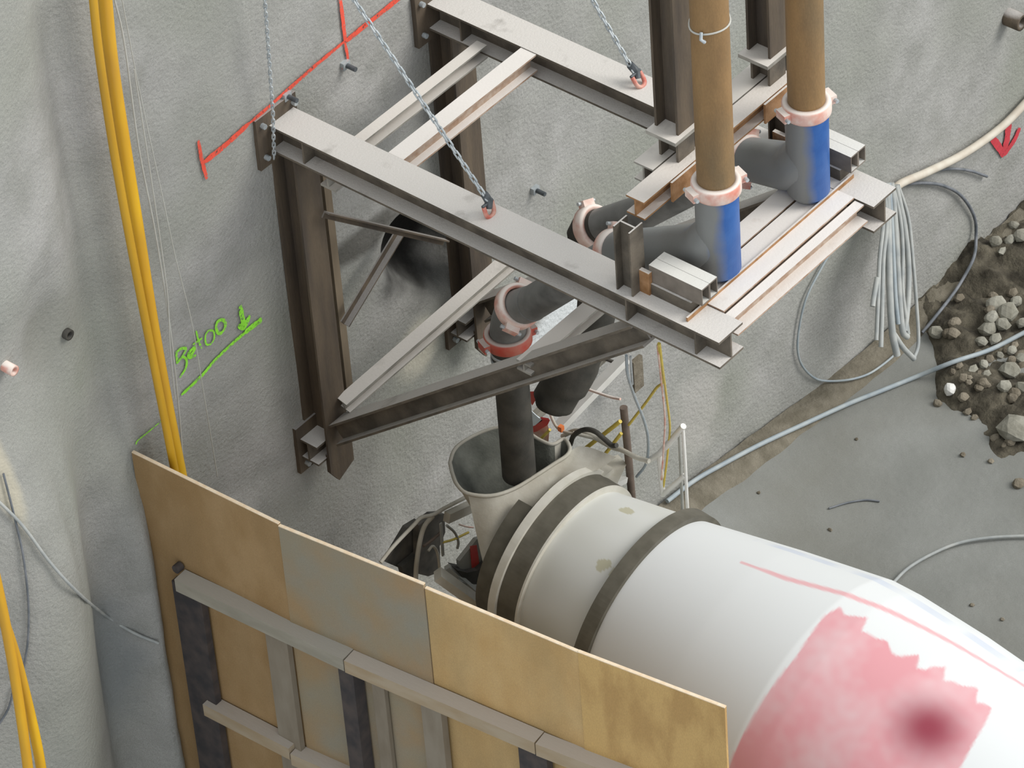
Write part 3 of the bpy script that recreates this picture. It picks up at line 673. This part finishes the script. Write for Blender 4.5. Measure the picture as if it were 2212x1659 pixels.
waler(-.32, -1.62, 3.55, .105, .10, 'timber'); waler(-1.62, -2.98, 3.545, .105, .10, 'timber_warm'); waler(-2.98, -4.2, 3.54, .105, .10, 'timber_warm')
waler(-.40, -1.10, 2.50, .10, .10, 'timber_warm'); waler(-1.10, -2.2, 2.46, .10, .10, 'timber_warm'); 
def fpost(y, w, m_, zt=3.5, zb=-.1, d=.07, off=.0):
    x = fx(y); obj('post', MB().box((x-.012-d-off, y-w/2, zb), (x-.012-off, y+w/2, zt)), M[m_], ft)
fpost(-.36, .24, 'post_dark', 3.5, d=.05); 
fpost(-1.06, .18, 'post_grey', 3.5, d=.04); fpost(-1.62, .12, 'post_dark', 3.5, d=.09); fpost(-1.80, .10, 'post_grey', 3.5, d=.03)
fpost(-2.20, .16, 'post_grey', 3.5, d=.05); fpost(-2.92, .22, 'post_dark', 3.49, d=.05); fpost(-4.0, .12, 'post_grey', 3.49, d=.05)
obj('waler_end_bolt', MB().tube([(fx(-.30)-.01, -.29, 3.62), (fx(-.30)-.06, -.29, 3.62)], .03, 8), M['post_dark'], ft)

# ------------------------------------------------------------------ mixer truck
PH = .116; AX = Vector((0, -cos(PH), -sin(PH))); DU = Vector((1,0,0)); DV = Vector((0, -sin(PH), cos(PH))); DO = Vector((.6, -2.22, 2.63))
PRF = [(-.95,.50),(-.58,.56),(-.3,.62),(0,.685),(.7,.855),(1.3,.985),(1.5,.997),(2.0,.99),(2.9,.937),(3.4,.84),(3.9,.60),(4.1,.36)]
def Rs(s):
    for (a, ra), (b, rb_) in zip(PRF[:-1], PRF[1:]):
        if s <= b: return ra+(rb_-ra)*max(0, (s-a)/(b-a))
    return PRF[-1][1]
tr = thing('mixer_truck', 'white concrete mixer truck with a pink paint patch on its drum', 'truck', (.6, -4.0, -.1))
def dpt(s, th, r=None): r = Rs(s) if r is None else r; return DO+AX*s+(DU*cos(th)+DV*sin(th))*r
# drum shell with its own paint colours stored per vertex
NT, s0, s1, ds = 420, -.80, 4.1, .014
ns = int((s1-s0)/ds)+1; mb = MB(); vs = []; cols = []
pink = [(1.342,84.2),(1.40,86.5),(1.448,85.2),(1.518,82.5),(1.56,89.0),(1.62,89.0),(1.73,86.2),(1.80,91.0),(1.832,90.2),(1.933,84.6),(1.98,90.0),(2.027,87.9),(2.103,81.4),(2.16,88.5),(2.21,86.0),(2.35,82.7),(2.40,88.0),(2.493,85.9),(2.53,92.7),(2.588,113.1),(2.57,150),(2.5,190),(1.33,190),(1.314,166.9),(1.318,152.5),(1.331,129.4),(1.353,110.9),(1.314,91.6)]
line = [(.583,81.9),(.917,81.1),(1.186,78.2),(1.396,75.9),(1.601,72.7),(1.819,70.4),(2.14,67.9),(2.503,65.3),(3.0,63)]
def inpoly(x, y, P):
    c = False; j = len(P)-1
    for i in range(len(P)):
        if (P[i][1] > y) != (P[j][1] > y) and x < (P[j][0]-P[i][0])*(y-P[i][1])/(P[j][1]-P[i][1])+P[i][0]: c = not c
        j = i
    return c
WHT = Vector((.705, .72, .72)); PNK = Vector((.68, .31, .34)); DRK = Vector((.27, .035, .06)); BLU = Vector((.50, .55, .66)); GRY = Vector((.55, .55, .50))
for i in range(ns):
    s = s0+i*ds
    for k in range(NT):
        th = 2*pi*k/NT; deg = th*180/pi
        vs.append(dpt(s, th)); n1 = noise.noise(Vector((s*3, deg*.05, 1))); n2 = noise.noise(Vector((s*14, deg*.25, 4)))
        c = WHT.copy()
        if s < 0: c = GRY.lerp(WHT, .35+.3*n1)
        if 1.25 < s < 2.65 and 79 < deg < 192:
            jt = n2*1.3*(1-sst(92, 100, deg))*sst(1.36, 1.46, s)
            cov = sum(inpoly(s+a_*ds/3, deg+jt+b_*360/NT/3, pink) for a_ in (-1, 0, 1) for b_ in (-1, 0, 1))/9
            if cov:
                q_ = PNK.lerp(WHT, max(0, min(.40, .12+.28*n1+.12*n2)))
                dd = sqrt(((s-2.28)/.36)**2+((deg-107)/19)**2); q_ = DRK.lerp(q_, sst(.05, 1.0, dd+.10*n1))
                c = c.lerp(q_, cov)
        if .58 < s < 3 and 60 < deg < 84:
            for (a, da), (b, db) in zip(line[:-1], line[1:]):
                if a <= s < b:
                    y_ = da+(db-da)*(s-a)/(b-a); w_ = .45+1.0*sst(.58, .95, s)*(1-.55*sst(1.5, 2.4, s))
                    c = c.lerp(Vector((.72, .36, .38)), .85*(1-sst(w_*.6, w_+.5, abs(deg-y_))))
        if .45 < s < 2.4 and 53 < deg < 58.5:
            c = WHT.lerp(BLU, max(0, min(.6, .45+1.2*noise.noise(Vector((s*5, 1, 1))))))
        for (sa, da) in ((-.332,74.5),(-.165,115.6),(-.05,118)):
            q_ = sqrt(((s-sa)/.05)**2+((deg-da)/4)**2)+.5*n2
            if q_ < 1: c = Vector((.40, .37, .22)).lerp(c, .3)
        cols.append((c.x, c.y, c.z, 1))
fs = [(i*NT+k, i*NT+(k+1) % NT, (i+1)*NT+(k+1) % NT, (i+1)*NT+k) for i in range(ns-1) for k in range(NT)]
fs.append(tuple((ns-1)*NT+k for k in range(NT)))
mb.add(vs, fs, True)
dm = mat('drum_paint', (1,1,1), None, rough=.55); nt = dm.node_tree
at = nt.nodes.new('ShaderNodeAttribute'); at.attribute_name = 'paint'; nt.links.new(at.outputs['Color'], nt.nodes['Principled BSDF'].inputs['Base Color'])
drum = obj('drum', mb, dm, tr)
ca = drum.data.color_attributes.new('paint', 'FLOAT_COLOR', 'POINT'); ca.data.foreach_set('color', [x for c in cols for x in c])
def ring(s_a, s_b, r0, r1, m_, name, par=drum):
    return obj(name, MB().lathe(DO, AX, [(s_a, r0), (s_a, r1), (s_b, r1), (s_b, r0)], 128, closed=True, smooth=False), M[m_], par)
ring(-.055, .045, .66, .735, 'band', 'stiffening_ring')
ring(-.80, -.745, .50, .625, 'rim', 'rear_flange')
ring(-.745, -.60, .52, .600, 'band', 'roller_track')
ring(-.60, -.585, .54, .600, 'rim', 'track_edge')
obj('drum_mouth', MB().lathe(DO, AX, [(-.80, .50), (-.80, .46), (-.6, .42), (-.4, .2), (-.4, .01)], 64), M['rubber'], drum)
# hopper: open funnel over the drum mouth
rim = [(972,1000),(978,1025),(988,1048),(1010,1066),(1060,1071),(1110,1056),(1160,1026),(1200,1000),(1224,984),(1231,968),(1219,948),(1194,960),(1165,950),(1135,932),(1090,922),(1045,932),(1000,955),(980,975)]
rim3 = [oz(x, y, 3.3) for x, y in rim]
rim3 = crom(rim3+[rim3[0]], 4)[:-1]; nR = len(rim3)
cen = Vector((.62, -1.10, 0)); thr = Vector((.46, -1.42, 2.72))
def hop(t, inset=0):
    out = []
    for p in rim3:
        q = Vector((p.x, p.y, p.z)); e = (q-Vector((cen.x, cen.y, q.z))).normalized()
        q2 = thr+e*.17
        w_ = t**.8
        r = q.lerp(q2, w_)-e*inset; out.append(r)
    return out
mb = MB(); lv = [0, .2, .4, .6, .8, 1]
vs = [v for t in lv for v in hop(t)]; mb.add(vs, [(i*nR+(k+1) % nR, i*nR+k, (i+1)*nR+k, (i+1)*nR+(k+1) % nR) for i in range(5) for k in range(nR)], True)
hopo = obj('hopper', mb, M['truck_beige'], tr)
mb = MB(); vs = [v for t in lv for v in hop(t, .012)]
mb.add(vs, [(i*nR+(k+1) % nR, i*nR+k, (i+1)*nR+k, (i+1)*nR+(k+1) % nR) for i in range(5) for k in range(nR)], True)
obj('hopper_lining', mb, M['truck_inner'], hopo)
obj('hopper_rim', MB().tube(rim3, .013, 8, closed=True), M['truck_beige'], hopo)
ap = []
for k in range(25):
    t_ = k/24; th_ = radians(168-98*t_)
    q1 = DO+AX*(-.815)+(DU*cos(th_)+DV*sin(th_))*.60
    q0 = crom([oz(x, y, 3.3) for x, y in [(1010,1066),(1060,1071),(1110,1056),(1160,1026),(1200,1000),(1231,972),(1262,962),(1330,985)]], 8)
    a_ = q0[min(len(q0)-1, int(t_*(len(q0)-1)))]+Vector((0,-.004,-.006)); ap.append((a_, q1))
av = []
for i_ in range(7):
    u_ = i_/6
    for a_, b_ in ap:
        m0 = a_.lerp(b_, u_); m0.z -= .05*sin(pi*u_); av.append(m0)
obj('hopper_apron', MB().add(av, [(r_*25+c, r_*25+c+1, (r_+1)*25+c+1, (r_+1)*25+c) for r_ in range(6) for c in range(24)], True), M['truck_beige'], hopo)
obj('gap_shade_arc', MB().lathe(DO, AX, [(-.93, .52), (-.93, .585), (-.81, .60), (-.81, .52)], 40, closed=True, smooth=False, a0=radians(108), a1=radians(200)), M['band'], tr)  # dark arc added as the shade in the gap between flange and hopper
# saddle plate between hopper and drum
sp_px = [(1100,1175),(1120,1150),(1172,1078),(1215,1035),(1262,1010),(1330,985),(1352,1000),(1338,1040),(1300,1052),(1262,1048),(1210,1082),(1156,1136),(1120,1200)]
def plate(px, fn, th, name, m_, par):
    P = [fn(x, y) for x, y in px]; n = len(P); q = Vector(th)
    mb = MB().add(P+[p+q for p in P], [tuple(range(n)), tuple(range(2*n-1, n-1, -1))]+[(i, n+i, n+(i+1) % n, (i+1) % n) for i in range(n)])
    return obj(name, mb, M[m_], par)
plate([(1205,1062),(1262,1005),(1335,982),(1354,1002),(1332,1048),(1262,1046),(1215,1080)], lambda x, y: oz(x, y, 3.08+.02*(x-1200)/150), (.01,.03,-.04), 'saddle_plate', 'truck_beige', tr)
obj('saddle_box', MB().box((.95, -1.56, 3.02), (1.12, -1.38, 3.14)), M['truck_beige'], tr)
obj('saddle_box', MB().box((.72, -1.50, 3.06), (.90, -1.38, 3.12)), M['truck_beige'], tr)
obj('bracket_arm', MB().rect(ox(1300,1062,.95), ox(1350,1035,1.2), (0,0,1), .04, .04), M['white_paint'], tr)
# discharge side: guide panel, dark swivel chute, arms
plate([(993,1212),(1030,1165),(1075,1150),(1085,1170),(1040,1215),(1015,1235),(996,1238)], lambda x, y: oy(x, y, -.98), (.0,.03,.0), 'guide_panel', 'grey_panel', tr)
plate([(1016,1180),(1030,1178),(1034,1205),(1036,1226),(1020,1228)], lambda x, y: oy(x, y, -.985), (.0,.004,.0), 'red_mark', 'red_paint', tr)
cres = [(988,1232),(1010,1237),(1032,1232),(1060,1208),(1082,1172),(1100,1160),(1108,1190),(1092,1225),(1078,1250),(1058,1265),(1030,1268),(1005,1255)]
plate(cres, lambda x, y: oy(x, y, -1.02), (.02,.10,.0), 'swivel_chute', 'rubber', tr)
plate([(995,1255),(1030,1268),(1058,1266),(1082,1250),(1078,1330),(1060,1330)], lambda x, y: oy(x, y, -1.05), (.02,.08,0), 'chute_side', 'grey_panel', tr)
obj('chute_arm', MB().rect(oy(945,1240,-1.0), oy(1070,1330,-1.25), (0,0,1), .09, .06), M['truck_beige'], tr)
obj('chute_arm', MB().rect(oy(965,1225,-.95), oy(1090,1335,-1.2), (0,0,1), .04, .04), M['grey_panel'], tr)
# rear light frame and bent tubes at the left of the hopper
def tb(px, r, m_, yv=-.75, name='bent_tube', k=5):
    return obj(name, MB().tube(crom([oy(x, y, yv) for x, y in px], k), r, 8), M[m_], tr)
obj('light_bar', MB().rect(oy(965,1118,-.78), oy(1015,1095,-.78), (0,0,1), .05, .07), M['truck_beige'], tr)
tb([(1008,1073),(960,1098),(935,1112),(910,1118),(893,1135),(850,1180),(822,1215)], .013, 'truck_beige')
tb([(935,1115),(918,1135),(908,1165),(900,1215),(898,1250)], .016, 'truck_beige', -.7)
tb([(965,1135),(982,1150),(990,1170),(988,1185)], .009, 'grey_panel', -.8)
tb([(955,1172),(980,1165),(1012,1150)], .008, 'yellow_paint', -.8)
tb([(992,1133),(1010,1138),(1022,1139)], .006, 'coupling', -.8)
tb([(925,1190),(935,1180),(945,1195),(950,1230)], .010, 'truck_beige', -.72)
tb([(915,1180),(935,1165),(952,1150)], .010, 'pole', -.7)
plate([(905,1135),(935,1112),(960,1110),(962,1150),(950,1180),(952,1235),(925,1245),(905,1240)], lambda x, y: oy(x, y, -.62), (0,.05,0), 'rear_cabinet', 'dark_frame', tr)
plate([(880,1140),(905,1125),(900,1180),(870,1230),(835,1215)], lambda x, y: oy(x, y, -.55), (0,.04,0), 'rear_guard', 'dark_frame', tr)
plate([(868,1225),(905,1195),(900,1250),(872,1240)], lambda x, y: oy(x, y, -.6), (0,.04,0), 'tail_lamp', 'rubber', tr)
obj('hanging_strap', MB().rect(oy(952,1130,-.8), oy(957,1200,-.8), (0,-1,0), .02, .01), M['grey_panel'], tr)
# chassis, pedestal and wheels under the drum (behind the fence)
for x in (.2, 1.0): obj('chassis_rail', MB().hbeam((x, -.7, .95), (x, -8.2, .95), w=.09, h=.26), M['dark_frame'], tr)
obj('rear_pedestal', MB().add([(.05,-1.45,1.08),(1.15,-1.45,1.08),(1.15,-1.9,1.08),(.05,-1.9,1.08),(.22,-1.55,2.25),(.98,-1.55,2.25),(.98,-1.75,2.2),(.22,-1.75,2.2)], [(0,3,2,1),(4,5,6,7),(0,1,5,4),(1,2,6,5),(2,3,7,6),(3,0,4,7)]), M['dark_frame'], tr)
obj('front_pedestal', MB().box((.1, -6.45, 1.08), (1.1, -6.2, 2.3)), M['dark_frame'], tr)
for y in (-2.6, -3.95, -7.4):
    for x, sg in ((-.28, -1), (1.48, 1)):
        w_ = obj('wheel', MB().lathe((x-.15, y, .42), (1,0,0), [(0,.30),(0,.47),(.04,.52),(.26,.52),(.30,.47),(.30,.30)], 40, closed=True), M['tyre'], tr)
        obj('hub', MB().lathe((x-.13, y, .42), (1,0,0), [(0,0.01),(0,.12),(.06,.30),(.2,.30),(.26,.12),(.26,.01)], 32), M['white_paint'], w_)
obj('axle', MB().tube([(-.2,-2.6,.42),(1.4,-2.6,.42)], .06, 10), M['dark_frame'], tr); obj('axle', MB().tube([(-.2,-3.95,.42),(1.4,-3.95,.42)], .06, 10), M['dark_frame'], tr); obj('axle', MB().tube([(-.2,-7.4,.42),(1.4,-7.4,.42)], .06, 10), M['dark_frame'], tr)
cab = MB().prof((-.45, -7.35, 1.0), (1.65, -7.35, 1.0), (0,0,1), [(0.55,-.35),(1.6,-.35),(1.7,.9),(1.45,2.0),(.55,2.0)])
obj('cab', cab, M['white_paint'], tr)
# ladder rising from the hopper platform to the right
lt = MB(); A0, A1 = ox(1152, 902, 1.25), ox(1318, 758, 1.75); B0, B1 = ox(1208, 922, 1.25), ox(1352, 772, 1.75)
lad = obj('ladder_rail', MB().rect(A0, A1, (0,0,1), .05, .05), M['truck_beige'], tr)
obj('ladder_rail', MB().rect(B0, B1, (0,0,1), .07, .05), M['white_paint'], tr)
for q_ in (.25, .6, .9): obj('ladder_rung', MB().tube([A0.lerp(A1, q_), B0.lerp(B1, q_)], .012, 8), M['dark_frame'], tr)
def seg(P, r, n=8):
    m_ = MB()
    for a, b in zip(P[:-1], P[1:]):
        d = (b-a).normalized()*r*.5; m_.tube([a-d, b+d], r, n)
    return m_
def tx(px, r, m_, xv, name, k=5, n=8): return obj(name, MB().tube(crom([ox(x, y, xv) for x, y in px], k), r, n), M[m_], tr)
obj('hand_rail', MB().tube([ox(1238,935,1.1), ox(1290,948,1.15)], .012, 8), M['truck_beige'], tr)
tx([(1215,942),(1245,930),(1275,940),(1320,965),(1345,973),(1375,988),(1402,996)], .016, 'truck_beige', 1.15, 'hand_rail')
obj('hand_rail', seg([ox(1400,996,1.3), ox(1425,980,1.3), ox(1475,922,1.3)], .021), M['white_paint'], tr)
obj('hand_rail', seg([ox(1475,922,1.3), ox(1480,1000,1.3), ox(1486,1118,1.3)], .011), M['white_paint'], tr)
obj('hand_rail', seg([ox(1467,935,1.36), ox(1470,1000,1.36), ox(1475,1118,1.36)], .010), M['grey_panel'], tr)
obj('hand_rail', seg([ox(1424,982,1.3), ox(1432,1068,1.3), ox(1478,1028,1.3)], .017), M['white_paint'], tr)
obj('brown_pole', MB().tube([ox(1347,880,1.25), ox(1355,960,1.25), ox(1366,1085,1.25)], .026, 10), M['pole'], tr)
tx([(1232,960),(1240,940),(1262,928),(1285,932),(1305,948),(1322,962),(1332,962)], .017, 'rubber', 1.1, 'black_hose')
tx([(1228,985),(1255,985),(1285,1000),(1310,1025),(1330,1055),(1348,1080)], .011, 'grey_panel', 1.12, 'grey_cable')
tx([(1185,885),(1205,925),(1245,940)], .010, 'truck_beige', 1.1, 'small_tube')
tx([(1262,838),(1290,848),(1320,858),(1340,862)], .009, 'coupling', 1.4, 'thin_rod')
# striped warning panel in front of the rear wall of the hopper
plate([(1149,905),(1150,890),(1163,902),(1172,908),(1156,919),(1150,921)], lambda x, y: ox(x, y, 1.02), (.01,.02,0), 'white_board', 'white_panel', tr)
plate([(1150,921),(1156,919),(1172,905),(1188,908),(1183,918),(1160,932),(1152,934)], lambda x, y: ox(x, y, 1.02), (.01,.02,0), 'red_board', 'red_paint', tr)
plate([(1146,850),(1157,850),(1156,866),(1150,876),(1147,866)], lambda x, y: ox(x, y, 1.04), (.01,.02,0), 'red_board', 'red_paint', tr)
plate([(1152,934),(1183,918),(1187,930),(1184,962),(1170,955),(1158,950)], lambda x, y: ox(x, y, 1.05), (.01,.02,0), 'pink_board', 'coupling', tr)
obj('yellow_bar', MB().tube([ox(1164,952,1.0), ox(1188,928,1.0)], .010, 8), M['yellow_paint'], tr)
obj('yellow_bar', MB().tube([ox(1254,977,1.15), ox(1340,910,1.2)], .014, 8), M['yellow_paint'], tr)
obj('yellow_bar', MB().tube([ox(1300,990,1.15), ox(1342,936,1.2)], .012, 8), M['yellow_paint'], tr)
obj('orange_lamp', MB().box(tuple(ox(1213,935,1.08)), tuple(ox(1213,935,1.08)+Vector((.03,.03,.04)))), M['orange_paint'], tr)

# ------------------------------------------------------------------ cords hanging from the left beam end
cable('rope', [ox(1423,742,.1), ox(1424,770,.3), ox(1431,800,.8), ox(1431,826,1.1), ox(1418,838,1.15), ox(1395,870,1.2), ox(1358,918,1.2)], .009, 'yellow_paint', 'bright yellow cord tied under the left beam end and pulled down left', 'rope', n=8)
cable('rope', [ox(1425,742,.12), ox(1432,800,.3), ox(1440,860,.8), ox(1447,920,1.2), ox(1444,960,1.3), ox(1440,1000,1.3), ox(1432,1060,1.3)], .007, 'yellow_paint', 'thin yellow cord hanging straight down from the left beam end, right one', 'rope', n=8)
cable('rope', [ox(1420,745,.12), ox(1428,820,.5), ox(1436,900,.9), ox(1434,960,1.2), ox(1428,1045,1.3)], .006, 'coupling', 'thin tan cord hanging beside the straight yellow cord', 'rope', n=8)
cable('green_grey_cable', [ox(1353,768,.15), ox(1356,810,.3), ox(1372,860,.7), ox(1390,905,1.0), ox(1400,950,1.2), ox(1396,1000,1.3), ox(1375,1030,1.3)], .009, 'cable_blue', 'green-grey cable curving down from the bracket to the truck rail', 'cable', n=8)
cable('rope', [ox(1362,770,.15), ox(1364,800,.3), ox(1366,830,.6)], .007, 'galv', 'short grey cord beside the green-grey cable', 'rope', n=8)
tag(obj('hanging_rag', MB().box(tuple(oy(1372,850,-.25)), tuple(oy(1372,850,-.25)+Vector((.10,.03,.28)))), M['stone_dark']), 'dirty brown rag hanging on the wall behind the cables', 'rag')
